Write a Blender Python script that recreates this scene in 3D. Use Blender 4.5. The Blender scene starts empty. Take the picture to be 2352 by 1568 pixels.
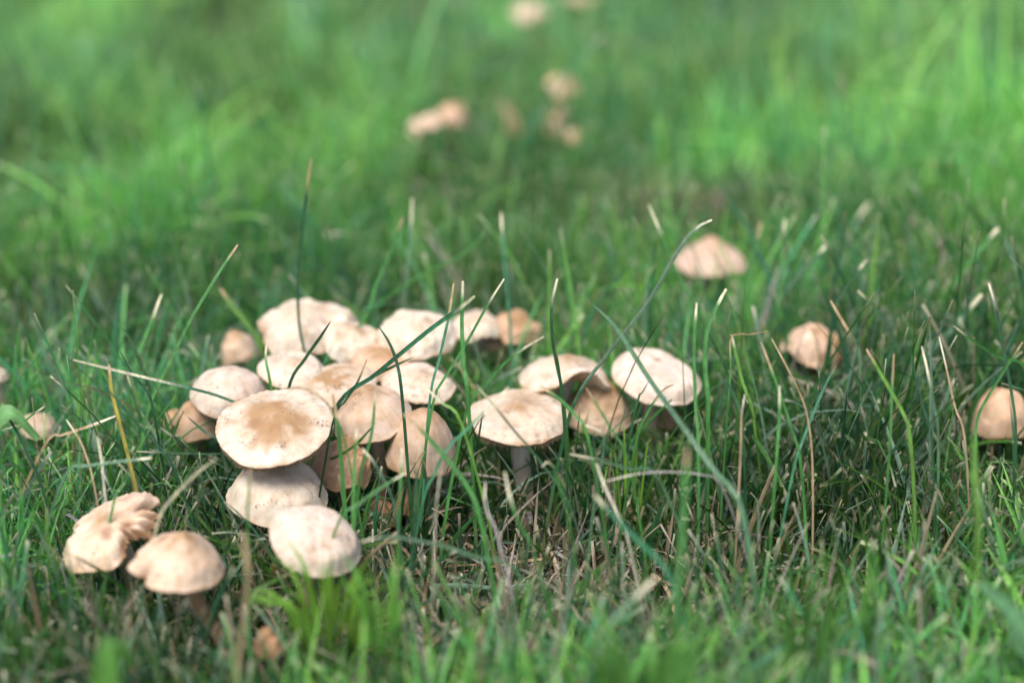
import bpy, math, random
import numpy as np
from mathutils import Vector, Matrix

rng = np.random.default_rng(11)
random.seed(11)
scene = bpy.context.scene
COL = scene.collection

# ------------------------------------------------------------------ camera
CAM_H, PITCH, LENS = 0.21, math.radians(22.0), 50.0
FPX = 2352 * LENS / 36.0
cam_d = bpy.data.cameras.new('camera')
cam = bpy.data.objects.new('camera', cam_d)
COL.objects.link(cam)
cam.location = (0, 0, CAM_H)
cam.rotation_euler = (math.pi / 2 - PITCH, 0, 0)
cam_d.lens = LENS
cam_d.sensor_width = 36
cam_d.clip_start = 0.01
cam_d.clip_end = 200
cam_d.dof.use_dof = True
cam_d.dof.focus_distance = 0.387
cam_d.dof.aperture_fstop = 4.7
scene.camera = cam

# ------------------------------------------------------------------ light
SUN_EL, SUN_AZ = math.radians(62), math.radians(-155)     # azimuth measured from +Y towards +X
world = bpy.data.worlds.new('World')
scene.world = world
world.use_nodes = True
wn, wl = world.node_tree.nodes, world.node_tree.links
wn.clear()
sky = wn.new('ShaderNodeTexSky'); sky.sky_type = 'NISHITA'
sky.sun_disc = False
sky.sun_elevation = SUN_EL
sky.sun_rotation = SUN_AZ
sky.dust_density = 3.0
sky.air_density = 1.0
bg = wn.new('ShaderNodeBackground'); bg.inputs['Strength'].default_value = 0.105
wo = wn.new('ShaderNodeOutputWorld')
wl.new(sky.outputs[0], bg.inputs['Color']); wl.new(bg.outputs[0], wo.inputs['Surface'])
sun_d = bpy.data.lights.new('sun', 'SUN')
sun_d.energy = 2.0
sun_d.angle = math.radians(30)
sun_d.color = (1.0, 0.965, 0.92)
sun = bpy.data.objects.new('sun', sun_d)
COL.objects.link(sun)
sd = Vector((math.sin(SUN_AZ) * math.cos(SUN_EL), math.cos(SUN_AZ) * math.cos(SUN_EL), math.sin(SUN_EL)))
sun.rotation_euler = sd.to_track_quat('Z', 'Y').to_euler()
sun.location = sd * 3
scene.view_settings.view_transform = 'Standard'
scene.view_settings.look = 'None'
scene.view_settings.gamma = 1
scene.view_settings.use_curve_mapping = False
scene.view_settings.exposure = 0.98
scene.render.engine = 'CYCLES'
scene.cycles.max_bounces = 6
scene.cycles.diffuse_bounces = 2
scene.cycles.glossy_bounces = 2
scene.cycles.transmission_bounces = 4

# ------------------------------------------------------------------ geometry of the view (world <-> 2352 x 1568 photograph)
FWD = np.array([0, math.cos(PITCH), -math.sin(PITCH)])
UPV = np.array([0, math.sin(PITCH), math.cos(PITCH)])
RGT = np.array([1.0, 0, 0])
CAM = np.array([0, 0, CAM_H])

def ray(px, py):
    return FWD + RGT * (px - 1176) / FPX + UPV * (784 - py) / FPX

def at_height(px, py, z):            # the point of the plane at height z seen there
    r = ray(px, py)
    return CAM + r * ((z - CAM_H) / r[2])

def at_depth(px, py, d):             # the point at distance d along the axis
    return CAM + ray(px, py) * d

def project(P):
    q = P - CAM
    d = q @ FWD
    ds = np.where(d < 1e-4, 1e-4, d)
    return 1176 + FPX * (q @ RGT) / ds, 784 - FPX * (q @ UPV) / ds, d

# ------------------------------------------------------------------ helpers
def _hash(ix, iy, iz, seed):
    h = (ix * 374761393 + iy * 668265263 + iz * 2147483647 + seed * 1442695041) & 0xffffffff
    h = ((h ^ (h >> 13)) * 1274126177) & 0xffffffff
    h = (h ^ (h >> 16)) & 0xffffffff
    return h / 4294967295.0 * 2 - 1

def noise3(P, scale=1.0, seed=0, octaves=2):
    P = np.asarray(P, float) * scale
    out = np.zeros(P.shape[:-1]); amp = 1.0
    for o in range(octaves):
        fl = np.floor(P); f = P - fl; f = f * f * (3 - 2 * f)
        i = fl.astype(np.int64)
        acc = 0
        for dx in (0, 1):
            wx = f[..., 0] if dx else 1 - f[..., 0]
            for dy in (0, 1):
                wy = f[..., 1] if dy else 1 - f[..., 1]
                for dz in (0, 1):
                    wz = f[..., 2] if dz else 1 - f[..., 2]
                    acc = acc + wx * wy * wz * _hash(i[..., 0] + dx, i[..., 1] + dy, i[..., 2] + dz, seed + o * 17)
        out = out + amp * acc
        amp *= 0.5; P = P * 2.03 + 5.1
    return out

def mesh_from(name, V, F, C=None, mat=None, smooth=True):
    V = np.asarray(V, np.float32); F = np.asarray(F, np.int32)
    me = bpy.data.meshes.new(name)
    me.vertices.add(len(V)); me.vertices.foreach_set('co', V.ravel())
    k = F.shape[1]
    me.loops.add(F.size); me.loops.foreach_set('vertex_index', F.ravel())
    me.polygons.add(len(F))
    me.polygons.foreach_set('loop_start', np.arange(0, F.size, k, dtype=np.int32))
    try:
        me.polygons.foreach_set('loop_total', np.full(len(F), k, dtype=np.int32))
    except Exception:
        pass
    me.polygons.foreach_set('use_smooth', np.full(len(F), smooth))
    if C is not None:
        C = np.asarray(C, np.float32)
        if C.shape[1] == 3:
            C = np.concatenate([C, np.ones((len(C), 1), np.float32)], 1)
        ca = me.color_attributes.new('tint', 'FLOAT_COLOR', 'POINT')
        ca.data.foreach_set('color', C.ravel())
    me.update(calc_edges=True)
    me.validate()
    if mat:
        me.materials.append(mat)
    return me

def link(name, me, parent=None, loc=None):
    o = bpy.data.objects.new(name, me)
    COL.objects.link(o)
    if parent: o.parent = parent
    if loc is not None: o.location = loc
    return o

def describe(o, label=None, cat=None, group=None, kind=None):
    if label: o['label'] = label
    if cat: o['category'] = cat
    if group: o['group'] = group
    if kind: o['kind'] = kind
    return o

def sstep(x, a, b):
    t = np.clip((x - a) / (b - a), 0, 1)
    return t * t * (3 - 2 * t)

def mixc(a, b, t):
    t = np.asarray(t)[..., None]
    return np.asarray(a) * (1 - t) + np.asarray(b) * t

# ------------------------------------------------------------------ materials
def new_mat(name):
    m = bpy.data.materials.new(name); m.use_nodes = True
    n, l = m.node_tree.nodes, m.node_tree.links
    n.clear()
    return m, n, l

def leaf_material(name, transl=0.32, rough=0.42, spec=0.42, streak=900):
    m, n, l = new_mat(name)
    out = n.new('ShaderNodeOutputMaterial')
    at = n.new('ShaderNodeAttribute'); at.attribute_name = 'tint'
    geo = n.new('ShaderNodeTexCoord')
    mp = n.new('ShaderNodeMapping'); mp.inputs['Scale'].default_value = (streak, streak, streak * 0.12)
    l.new(geo.outputs['Object'], mp.inputs[0])
    ns = n.new('ShaderNodeTexNoise'); ns.inputs['Scale'].default_value = 1.0; ns.inputs['Detail'].default_value = 3
    l.new(mp.outputs[0], ns.inputs['Vector'])
    mr = n.new('ShaderNodeMapRange'); mr.inputs['To Min'].default_value = 0.72; mr.inputs['To Max'].default_value = 1.28
    mr.inputs['From Min'].default_value = 0.3; mr.inputs['From Max'].default_value = 0.7
    l.new(ns.outputs[0], mr.inputs[0])
    mul = n.new('ShaderNodeVectorMath'); mul.operation = 'SCALE'
    l.new(at.outputs['Color'], mul.inputs[0]); l.new(mr.outputs[0], mul.inputs['Scale'])
    p = n.new('ShaderNodeBsdfPrincipled')
    p.inputs['Roughness'].default_value = rough
    p.inputs['Specular IOR Level'].default_value = spec
    l.new(mul.outputs[0], p.inputs['Base Color'])
    bp = n.new('ShaderNodeBump'); bp.inputs['Strength'].default_value = 0.4; bp.inputs['Distance'].default_value = 0.0002
    l.new(ns.outputs[0], bp.inputs['Height']); l.new(bp.outputs[0], p.inputs['Normal'])
    tr = n.new('ShaderNodeBsdfTranslucent')
    tint = n.new('ShaderNodeMix'); tint.data_type = 'RGBA'; tint.blend_type = 'MULTIPLY'
    tint.inputs['Factor'].default_value = 1.0
    tint.inputs['B'].default_value = (1.35, 1.5, 0.7, 1)
    l.new(mul.outputs[0], tint.inputs['A']); l.new(tint.outputs['Result'], tr.inputs['Color'])
    mx = n.new('ShaderNodeMixShader'); mx.inputs[0].default_value = transl
    l.new(p.outputs[0], mx.inputs[1]); l.new(tr.outputs[0], mx.inputs[2])
    l.new(mx.outputs[0], out.inputs['Surface'])
    return m

M_GRASS = leaf_material('grass_blade')
M_DRY = leaf_material('dry_grass', transl=0.15, rough=0.75, spec=0.2)
M_LEAF = leaf_material('weed_leaf', transl=0.4, rough=0.5, spec=0.35, streak=500)

def cap_material():
    m, n, l = new_mat('mushroom_cap_skin')
    out = n.new('ShaderNodeOutputMaterial')
    p = n.new('ShaderNodeBsdfPrincipled')
    at = n.new('ShaderNodeAttribute'); at.attribute_name = 'tint'
    co = n.new('ShaderNodeTexCoord')
    # broad mottling
    n1 = n.new('ShaderNodeTexNoise'); n1.inputs['Scale'].default_value = 260; n1.inputs['Detail'].default_value = 6
    n1.inputs['Roughness'].default_value = 0.62
    l.new(co.outputs['Object'], n1.inputs['Vector'])
    r1 = n.new('ShaderNodeMapRange'); r1.inputs['From Min'].default_value = 0.3; r1.inputs['From Max'].default_value = 0.72
    r1.inputs['To Min'].default_value = 0.0; r1.inputs['To Max'].default_value = 0.62
    l.new(n1.outputs[0], r1.inputs[0])
    mx = n.new('ShaderNodeMix'); mx.data_type = 'RGBA'; mx.blend_type = 'MULTIPLY'
    mx.inputs['B'].default_value = (0.84, 0.68, 0.49, 1)
    l.new(r1.outputs[0], mx.inputs['Factor']); l.new(at.outputs['Color'], mx.inputs['A'])
    # dirt specks
    n2 = n.new('ShaderNodeTexNoise'); n2.inputs['Scale'].default_value = 1500; n2.inputs['Detail'].default_value = 2
    l.new(co.outputs['Object'], n2.inputs['Vector'])
    n3 = n.new('ShaderNodeTexNoise'); n3.inputs['Scale'].default_value = 190; n3.inputs['Detail'].default_value = 2
    l.new(co.outputs['Object'], n3.inputs['Vector'])
    ad = n.new('ShaderNodeMath'); ad.operation = 'ADD'
    l.new(n2.outputs[0], ad.inputs[0]); l.new(n3.outputs[0], ad.inputs[1])
    r2 = n.new('ShaderNodeMapRange'); r2.inputs['From Min'].default_value = 1.21; r2.inputs['From Max'].default_value = 1.33
    r2.inputs['To Max'].default_value = 0.75
    l.new(ad.outputs[0], r2.inputs[0])
    mx2 = n.new('ShaderNodeMix'); mx2.data_type = 'RGBA'
    mx2.inputs['B'].default_value = (0.13, 0.085, 0.06, 1)
    l.new(r2.outputs[0], mx2.inputs['Factor']); l.new(mx.outputs['Result'], mx2.inputs['A'])
    l.new(mx2.outputs['Result'], p.inputs['Base Color'])
    p.inputs['Roughness'].default_value = 0.62
    p.inputs['Specular IOR Level'].default_value = 0.3
    p.inputs['Subsurface Weight'].default_value = 0.18
    p.inputs['Subsurface Radius'].default_value = (1.0, 0.6, 0.35)
    p.inputs['Subsurface Scale'].default_value = 0.002
    b = n.new('ShaderNodeBump'); b.inputs['Strength'].default_value = 0.55; b.inputs['Distance'].default_value = 0.0006
    l.new(n1.outputs[0], b.inputs['Height'])
    b2 = n.new('ShaderNodeBump'); b2.inputs['Strength'].default_value = 0.3; b2.inputs['Distance'].default_value = 0.0002
    l.new(n2.outputs[0], b2.inputs['Height']); l.new(b.outputs[0], b2.inputs['Normal'])
    l.new(b2.outputs[0], p.inputs['Normal'])
    l.new(p.outputs[0], out.inputs['Surface'])
    return m
M_CAP = cap_material()

def flesh_material(name, zs, rough=0.7):
    m, n, l = new_mat(name)
    out = n.new('ShaderNodeOutputMaterial')
    p = n.new('ShaderNodeBsdfPrincipled')
    at = n.new('ShaderNodeAttribute'); at.attribute_name = 'tint'
    co = n.new('ShaderNodeTexCoord')
    mp = n.new('ShaderNodeMapping'); mp.inputs['Scale'].default_value = (1, 1, zs)
    l.new(co.outputs['Object'], mp.inputs[0])
    n1 = n.new('ShaderNodeTexNoise'); n1.inputs['Scale'].default_value = 900; n1.inputs['Detail'].default_value = 4
    l.new(mp.outputs[0], n1.inputs['Vector'])
    r1 = n.new('ShaderNodeMapRange'); r1.inputs['To Min'].default_value = 0.7; r1.inputs['To Max'].default_value = 1.2
    l.new(n1.outputs[0], r1.inputs[0])
    mul = n.new('ShaderNodeVectorMath'); mul.operation = 'SCALE'
    l.new(at.outputs['Color'], mul.inputs[0]); l.new(r1.outputs[0], mul.inputs['Scale'])
    l.new(mul.outputs[0], p.inputs['Base Color'])
    p.inputs['Roughness'].default_value = rough
    p.inputs['Subsurface Weight'].default_value = 0.15
    p.inputs['Subsurface Scale'].default_value = 0.002
    b = n.new('ShaderNodeBump'); b.inputs['Strength'].default_value = 0.5; b.inputs['Distance'].default_value = 0.0003
    l.new(n1.outputs[0], b.inputs['Height']); l.new(b.outputs[0], p.inputs['Normal'])
    l.new(p.outputs[0], out.inputs['Surface'])
    return m
M_STEM = flesh_material('mushroom_stem_flesh', 0.12)
M_GILL = flesh_material('mushroom_gill_flesh', 1.0)

def soil_material():
    m, n, l = new_mat('soil_and_turf')
    out = n.new('ShaderNodeOutputMaterial')
    p = n.new('ShaderNodeBsdfPrincipled'); p.inputs['Roughness'].default_value = 0.95
    co = n.new('ShaderNodeTexCoord')
    n1 = n.new('ShaderNodeTexNoise'); n1.inputs['Scale'].default_value = 220; n1.inputs['Detail'].default_value = 8
    l.new(co.outputs['Object'], n1.inputs['Vector'])
    cr = n.new('ShaderNodeValToRGB')
    cr.color_ramp.elements[0].position = 0.35; cr.color_ramp.elements[0].color = (0.010, 0.008, 0.006, 1)
    cr.color_ramp.elements[1].position = 0.68; cr.color_ramp.elements[1].color = (0.10, 0.075, 0.05, 1)
    e = cr.color_ramp.elements.new(0.52); e.color = (0.028, 0.021, 0.014, 1)
    l.new(n1.outputs[0], cr.inputs[0])
    # beyond the built blades the turf's own colour takes over
    sx = n.new('ShaderNodeSeparateXYZ'); l.new(co.outputs['Object'], sx.inputs[0])
    r = n.new('ShaderNodeMapRange'); r.inputs['From Min'].default_value = 1.2; r.inputs['From Max'].default_value = 3.0
    l.new(sx.outputs['Y'], r.inputs[0])
    n2 = n.new('ShaderNodeTexNoise'); n2.inputs['Scale'].default_value = 14; n2.inputs['Detail'].default_value = 6
    l.new(co.outputs['Object'], n2.inputs['Vector'])
    c2 = n.new('ShaderNodeValToRGB')
    c2.color_ramp.elements[0].position = 0.35; c2.color_ramp.elements[0].color = (0.03, 0.08, 0.02, 1)
    c2.color_ramp.elements[1].position = 0.7; c2.color_ramp.elements[1].color = (0.08, 0.16, 0.045, 1)
    l.new(n2.outputs[0], c2.inputs[0])
    mx = n.new('ShaderNodeMix'); mx.data_type = 'RGBA'
    l.new(r.outputs[0], mx.inputs['Factor']); l.new(cr.outputs[0], mx.inputs['A']); l.new(c2.outputs[0], mx.inputs['B'])
    l.new(mx.outputs['Result'], p.inputs['Base Color'])
    b = n.new('ShaderNodeBump'); b.inputs['Distance'].default_value = 0.002
    l.new(n1.outputs[0], b.inputs['Height']); l.new(b.outputs[0], p.inputs['Normal'])
    l.new(p.outputs[0], out.inputs['Surface'])
    return m
M_SOIL = soil_material()

# ------------------------------------------------------------------ ground (one sheet: fine and uneven near, coarse to the horizon)
def ground_z(x, y):
    P = np.stack([x, y, np.zeros_like(x)], -1)
    near = 1 - sstep(np.hypot(x, y - 0.6), 1.0, 3.0)
    return noise3(P, 28, 3, 3) * 0.0022 * near - 0.002

def axis(fine, step, far):
    a = list(np.arange(fine[0], fine[1] + 1e-6, step))
    s, v = step, a[-1]
    while v < far: s *= 1.35; v += s; a.append(v)
    s, v = step, a[0]
    while v > -far: s *= 1.35; v -= s; a.insert(0, v)
    return np.array(a)
gx, gy = axis((-0.45, 0.45), 0.004, 90), axis((0.15, 1.0), 0.004, 90)
X, Y = np.meshgrid(gx, gy)
Z = ground_z(X, Y)
nx, ny = len(gx), len(gy)
I = np.arange(nx * ny).reshape(ny, nx)
F = np.stack([I[:-1, :-1], I[:-1, 1:], I[1:, 1:], I[1:, :-1]], -1).reshape(-1, 4)
g = link('ground', mesh_from('ground', np.stack([X, Y, Z], -1).reshape(-1, 3), F, None, M_SOIL))
describe(g, 'dark brown soil of the lawn under the grass', kind='structure')

# ------------------------------------------------------------------ mushrooms
CREAM = np.array([0.70, 0.612, 0.51]); TAN = np.array([0.38, 0.24, 0.125])
ORANGE = np.array([0.55, 0.30, 0.15]); DARK = np.array([0.26, 0.14, 0.075]); GILL = np.array([0.66, 0.47, 0.31])
CAPS = []      # kept clear of random blades

def cap_surface(r, th, q):
    """height (in radii) of the cap's top at normalised radius r, angle th"""
    z = q['dome'] * (1 - np.power(r, q['pw']))
    z = z + q['cone'] * (1 - r) ** 1.3
    z = z + q['umbo'] * np.exp(-(r / q['uw']) ** q['ue']) - q['ring'] * np.exp(-((r - q['uw'] * 1.9) / (q['uw'] * 0.75)) ** 2)
    z = z - q['curl'] * sstep(r, 0.72, 1.0) ** 1.5
    sd_ = q['seed']
    z = z + q['wave'] * r ** 2 * (np.cos(q['wk'] * th + sd_) + 0.5 * np.cos((q['wk'] + 2) * th + 2.3 * sd_))
    for (dr, am, wd) in q['lift']:
        d = np.angle(np.exp(1j * (th - math.radians(dr))))
        z = z + am * r ** 3 * np.exp(-(d / wd) ** 2)
    return z

def torn_mask(th, dr, hw_):
    d = np.abs(np.angle(np.exp(1j * (th - math.radians(dr)))))
    return 1 - sstep(d, math.radians(hw_) * .75, math.radians(hw_))

def rim_radius(th, q):
    s = q['seed']
    R = 1 + 0.025 * np.cos(2 * th + s) + 0.018 * np.cos(3 * th + 2 * s) + q['ragged'] * (np.cos(7 * th + s) * 0.4 + np.cos(13 * th + 3 * s) * 0.35 + np.cos(23 * th + s) * .25)
    for (dr, am, wd) in q['cut']:
        d = np.angle(np.exp(1j * (th - math.radians(dr))))
        R = R - am * np.exp(-(d / wd) ** 2)
    for (dr, hw_, dep) in q['torn']:
        R = R - dep * torn_mask(th, dr, hw_) * (.12 + 1.25 * np.clip(noise3(np.stack([np.cos(th), np.sin(th), th * 0], -1), 7.0, 19, 3) * .5 + .45, 0, 1))
    return R

def fit_dome(q, M, asp, ratio):
    """scale the dome until the outline seen from the front has the wanted height to width ratio"""
    t = np.linspace(0, 2 * math.pi, 40, endpoint=False); r = np.linspace(.02, 1, 14)
    RR, TT = np.meshgrid(r, t, indexing='ij')
    el = math.radians(25)
    up = np.array([0, math.sin(el), math.cos(el)])
    def box(k):
        p = dict(q); p['dome'] = q['dome'] * k; p['cone'] = q['cone'] * k
        rho = RR * rim_radius(TT, p)
        P = np.stack([np.cos(TT) * rho, np.sin(TT) * rho * asp, cap_surface(RR, TT, p)], -1).reshape(-1, 3) @ M.T
        return np.ptp(P[:, 0]), np.ptp(P @ up)
    lo, hi = .35, 2.6
    for _ in range(14):
        k = (lo + hi) / 2
        a, b = box(k)
        if b / a > ratio: hi = k
        else: lo = k
    q['dome'] *= k; q['cone'] *= k
    return k

def mushroom(px, py, w, z, label, group='fairy ring mushrooms in the lawn', tilt=8, roll=0, yaw=0, asp=1.0, res=1, base=(0, 0.012),
             sr=0.085, stem_col=None, tan=0.35, rim=0.25, colour=None, h=None, spots=(), no_stem=False, dirt=0.12, **kw):
    q = dict(dome=0.30, pw=2.4, cone=0.0, umbo=0.05, uw=0.26, ring=0.03, curl=0.10, wave=0.025, wk=3, lift=(), cut=(), ragged=0.008,
             gedge=0.03, ue=2, lump=.85, torn=(), open_front=False, seed=(px * 0.37 + py * 0.11) % 6.28, gills=44, thick=0.07, gdepth=0.14)
    q.update(kw)
    c0 = CREAM if colour is None else np.array(colour) * np.array([.83, .78, .77])
    M = np.array(Matrix.Rotation(math.radians(tilt), 3, 'X') @ Matrix.Rotation(math.radians(roll), 3, 'Y') @ Matrix.Rotation(math.radians(yaw), 3, 'Z'))
    if h: fit_dome(q, M, asp, h / w)
    C = at_height(px, py, z)
    depth = (C - CAM) @ FWD
    R = w / FPX * depth / 2
    na, nr = (int(q['gills'] * 4), 36) if res == 1 else (72, 16)
    th = np.linspace(0, 2 * math.pi, na, endpoint=False)
    # ---- top and underside as one closed skin
    rr = np.concatenate([np.linspace(0.02, 0.8, int(nr * 0.6)), np.linspace(0.8, 1, int(nr * 0.45))[1:]])
    RR, TT = np.meshgrid(rr, th, indexing='ij')
    rim_r = rim_radius(TT, q)
    scal = 0.007 * np.abs(np.cos(TT * q['gills'] / 2)) if res == 1 else 0
    def place(r, t, zz, rimr):
        rho = r * rimr
        return np.stack([np.cos(t) * rho, np.sin(t) * rho * asp, zz], -1)
    Ztop = cap_surface(RR, TT, q)
    zr = 0.006 * sstep(RR, 0.9, 1.0) * (np.cos(TT * q['gills'])) if res == 1 else 0
    top = place(RR, TT, Ztop + zr, rim_r + scal * sstep(RR, 0.88, 1.0) - 0.007)
    def bumps(P, t, r):
        b = noise3(P, 2.2, int(q['seed'] * 100), 2) * 0.05 * q['lump'] + noise3(P, 7, int(q['seed'] * 90), 3) * 0.016 * q['lump']
        fib = np.stack([np.cos(t) * 9, np.sin(t) * 9, r * 1.5], -1)
        return b + noise3(fib, 1.0, int(q['seed'] * 60), 3) * 0.014 * r ** 2
    nz = bumps(top, TT, RR)
    top[..., 2] += nz
    # underside
    ru = rr[::-1]
    RU, TU = np.meshgrid(ru, th, indexing='ij')
    tk = q['thick'] * (0.55 + 1.6 * (1 - RU))
    und = place(RU, TU, cap_surface(RU, TU, q) - tk, rim_radius(TU, q) - 0.02 * (RU > 0.97))
    und[..., 2] += nz[::-1]
    V = np.concatenate([top.reshape(-1, 3), und.reshape(-1, 3)])
    nrings = 2 * len(rr)
    I = np.arange(nrings * na).reshape(nrings, na)
    J = np.roll(I, -1, axis=1)
    Fq = np.stack([I[:-1], I[1:], J[1:], J[:-1]], -1).reshape(-1, 4)
    ctop = len(V); V = np.concatenate([V, [[0, 0, float(top[0, :, 2].mean())], [0, 0, float(und[-1, :, 2].mean())]]])
    T1 = np.stack([I[0], J[0], np.full(na, ctop), np.full(na, ctop)], -1)
    T2 = np.stack([J[-1], I[-1], np.full(na, ctop + 1), np.full(na, ctop + 1)], -1)
    # pigment
    def pigment(P, r):
        nn = noise3(P, 3.5, int(q['seed'] * 70), 3)
        cc = mixc(c0, TAN, np.clip(1.55 * tan * np.exp(-(r / (q['uw'] * (1.4 if q['ue'] > 2 else 2.0))) ** q['ue']) * (1 + nn * 0.7), 0, 1))
        cc = mixc(cc, TAN, np.clip(0.02 + 0.30 * (tan + .15) * (nn + 0.05), 0, 0.5))
        cc = mixc(cc, TAN, np.clip(1.5 * rim * sstep(r, 0.90, 1.0) * (0.8 + nn), 0, 1))
        t_ = np.arctan2(P[..., 1], P[..., 0])
        st = noise3(np.stack([np.cos(t_) * 11, np.sin(t_) * 11, r * 2.2], -1), 1.0, int(q['seed'] * 40), 3)
        cc = mixc(cc, TAN, np.clip(0.28 * (st - .05) * sstep(r, .15, .8), 0, .4))
        bl = noise3(P, 4.5, int(q['seed'] * 30) + 5, 3)
        cc = mixc(cc, TAN * .85, np.clip(0.5 * (bl - .25), 0, .5))
        for (sx, sy, ss, am) in spots:
            d = np.hypot(P[..., 0] - sx, P[..., 1] - sy) / ss
            cc = mixc(cc, DARK if am > 0 else TAN, np.clip(abs(am) * np.exp(-d ** 3) * (1 + nn), 0, 1))
        for (dr, am, wd) in q['cut']:
            t = np.arctan2(P[..., 1], P[..., 0])
            d = np.angle(np.exp(1j * (t - math.radians(dr))))
            cc = mixc(cc, ORANGE * .6, np.clip((0.9 if am > 0 else 0) * sstep(r, 0.84, 1.0) * np.exp(-(d / (wd * 1.6)) ** 2), 0, 1))
        for (dr, hw_, dep) in q['torn']:
            t = np.arctan2(P[..., 1], P[..., 0])
            cc = mixc(cc, ORANGE * .5, np.clip(torn_mask(t, dr, hw_) * sstep(r + .15 * nn, 0.72, .96), 0, .95))
        if dirt:
            dn = noise3(P, 9, int(q['seed'] * 50), 3)
            cc = mixc(cc, DARK, np.clip(dirt * sstep(dn, 0.35, 0.9), 0, 1))
        return cc
    cols = np.concatenate([pigment(top, RR).reshape(-1, 3), np.tile(mixc(c0, GILL, 0.7), (und.shape[0] * na, 1)), [pigment(top, RR)[0, 0]], [GILL]])
    Mn = np.array(M) * R
    off = C - Mn @ np.array([0, 0, q['dome'] * 0.5 + q['cone'] * 0.3])      # seen centre sits half-way up the dome
    to_world = lambda P: P @ Mn.T + off
    for _ in range(3):                                      # size and centre as they appear from the front
        vx, vy, vd = project(to_world(top.reshape(-1, 3)))
        k = w / np.ptp(vx)
        Mn = Mn * k; R *= k
        vx, vy, vd = project(to_world(top.reshape(-1, 3)))
        off = off + (RGT * (px - (vx.max() + vx.min()) / 2) - UPV * (py - (vy.max() + vy.min()) / 2)) * vd.mean() / FPX
    Vw = to_world(V)
    # a folded or curled-down cap never goes through the soil
    top_c = to_world(np.array([[0, 0, cap_surface(np.array([0.0]), np.array([0.0]), q)[0] - q['thick'] * 2.0]]))[0]
    basep = np.array([top_c[0] + base[0], top_c[1] + base[1], 0.0])
    basep[2] = float(ground_z(np.array([basep[0]]), np.array([basep[1]]))[0])
    root = bpy.data.objects.new('mushroom', None); COL.objects.link(root)
    root.empty_display_size = 0.01
    root.location = basep
    describe(root, label, 'mushroom', group)
    Fall = np.concatenate([Fq, ]); 
    me = mesh_from('cap', Vw - basep, Fall, cols, M_CAP)
    # centre fans as triangles
    import bmesh
    bm = bmesh.new(); bm.from_mesh(me); bm.verts.ensure_lookup_table()
    for a, b_, c_ in [(int(I[0, k]), int(J[0, k]), ctop) for k in range(na)] + [(int(J[-1, k]), int(I[-1, k]), ctop + 1) for k in range(na)]:
        f = bm.faces.new((bm.verts[a], bm.verts[b_], bm.verts[c_])); f.smooth = True
    bmesh.ops.recalc_face_normals(bm, faces=bm.faces)
    bm.to_mesh(me); bm.free()
    link('cap', me, root)
    # ---- gills: real plates hanging from the underside
    ng = q['gills'] if res == 1 else 26
    gv, gf, gc = [], [], []
    S = 9
    for k in range(ng * 2):
        t = (k + 0.5 * 0) * math.pi / ng
        full = k % 2 == 0
        r0 = 0.13 if full else 0.5
        rs = np.linspace(r0, 0.992, S)
        tj = t + 0.01 * math.sin(k * 7.3)
        ts = np.full(S, tj)
        rimr = rim_radius(ts, q)
        base_z = cap_surface(rs, ts, q) - q['thick'] * (0.55 + 1.6 * (1 - rs)) + 0.01
        base_z = base_z + bumps(place(rs, ts, cap_surface(rs, ts, q), rimr - .007), ts, rs)
        dp = q['gdepth'] * (np.sin(np.clip((rs - r0) / (1 - r0), 0, 1) * math.pi * 0.85 + 0.25)) + q['gedge']
        if not full: dp = dp * 0.75
        hw = 0.008
        for side in (-1, 1):
            for lvl in (0, 1):
                tt = ts + side * hw * (1 - 0.6 * lvl) / np.maximum(rs, 0.2)
                gv.append(np.stack([np.cos(tt) * rs * rimr * (1 - 0.015 * lvl), np.sin(tt) * rs * rimr * asp * (1 - 0.015 * lvl), base_z - lvl * dp], -1))
        o = k * 4 * S
        a = o + np.arange(S - 1)
        for (u, v) in ((0, 1), (1, 3), (3, 2)):
            gf.append(np.stack([a + u * S, a + u * S + 1, a + v * S + 1, a + v * S], -1))
        cg = mixc(GILL * (1.05 if full else 0.95), TAN, 0.15 + 0.15 * math.sin(k * 3.1) * np.ones(4 * S))
        gc.append(cg)
    gv = to_world(np.concatenate(gv)) - basep
    go = link('gills', mesh_from('gills', gv, np.concatenate(gf), np.concatenate(gc), M_GILL, smooth=False), root)
    # ---- stem
    if not no_stem:
        n_axis = np.array(M) @ np.array([0, 0, 1.0])
        p0 = top_c; p3 = basep + np.array([0, 0, -0.003])
        Ls = np.linalg.norm(p3 - p0)
        p1 = p0 - n_axis * Ls * 0.4; p2 = p3 + np.array([0, 0, 1]) * Ls * 0.35
        ss = np.linspace(0, 1, 20)[:, None]
        path = (1 - ss) ** 3 * p0 + 3 * (1 - ss) ** 2 * ss * p1 + 3 * (1 - ss) * ss ** 2 * p2 + ss ** 3 * p3
        tang = np.gradient(path, axis=0); tang /= np.linalg.norm(tang, axis=1)[:, None]
        sx = np.cross(tang, [0, 1, 0.01]); sx /= np.linalg.norm(sx, axis=1)[:, None]
        sy = np.cross(tang, sx)
        ns = 14; ph = np.linspace(0, 2 * math.pi, ns, endpoint=False)
        rad = max(R * 2 * sr, 0.0013) * (1 + 0.35 * np.exp(-ss[:, 0] * 12) + 0.15 * ss[:, 0] ** 3)
        rad = rad[:, None] * (1 + 0.05 * np.cos(3 * ph + q['seed'])[None] + 0.03 * rng.standard_normal((20, 1)))
        SV = path[:, None] + rad[..., None] * (np.cos(ph)[None, :, None] * sx[:, None] + np.sin(ph)[None, :, None] * sy[:, None])
        I2 = np.arange(20 * ns).reshape(20, ns); J2 = np.roll(I2, -1, 1)
        SF = np.stack([I2[:-1], J2[:-1], J2[1:], I2[1:]], -1).reshape(-1, 4)
        sc0 = np.array(stem_col) if stem_col is not None else mixc(c0, TAN, 0.25)
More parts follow.
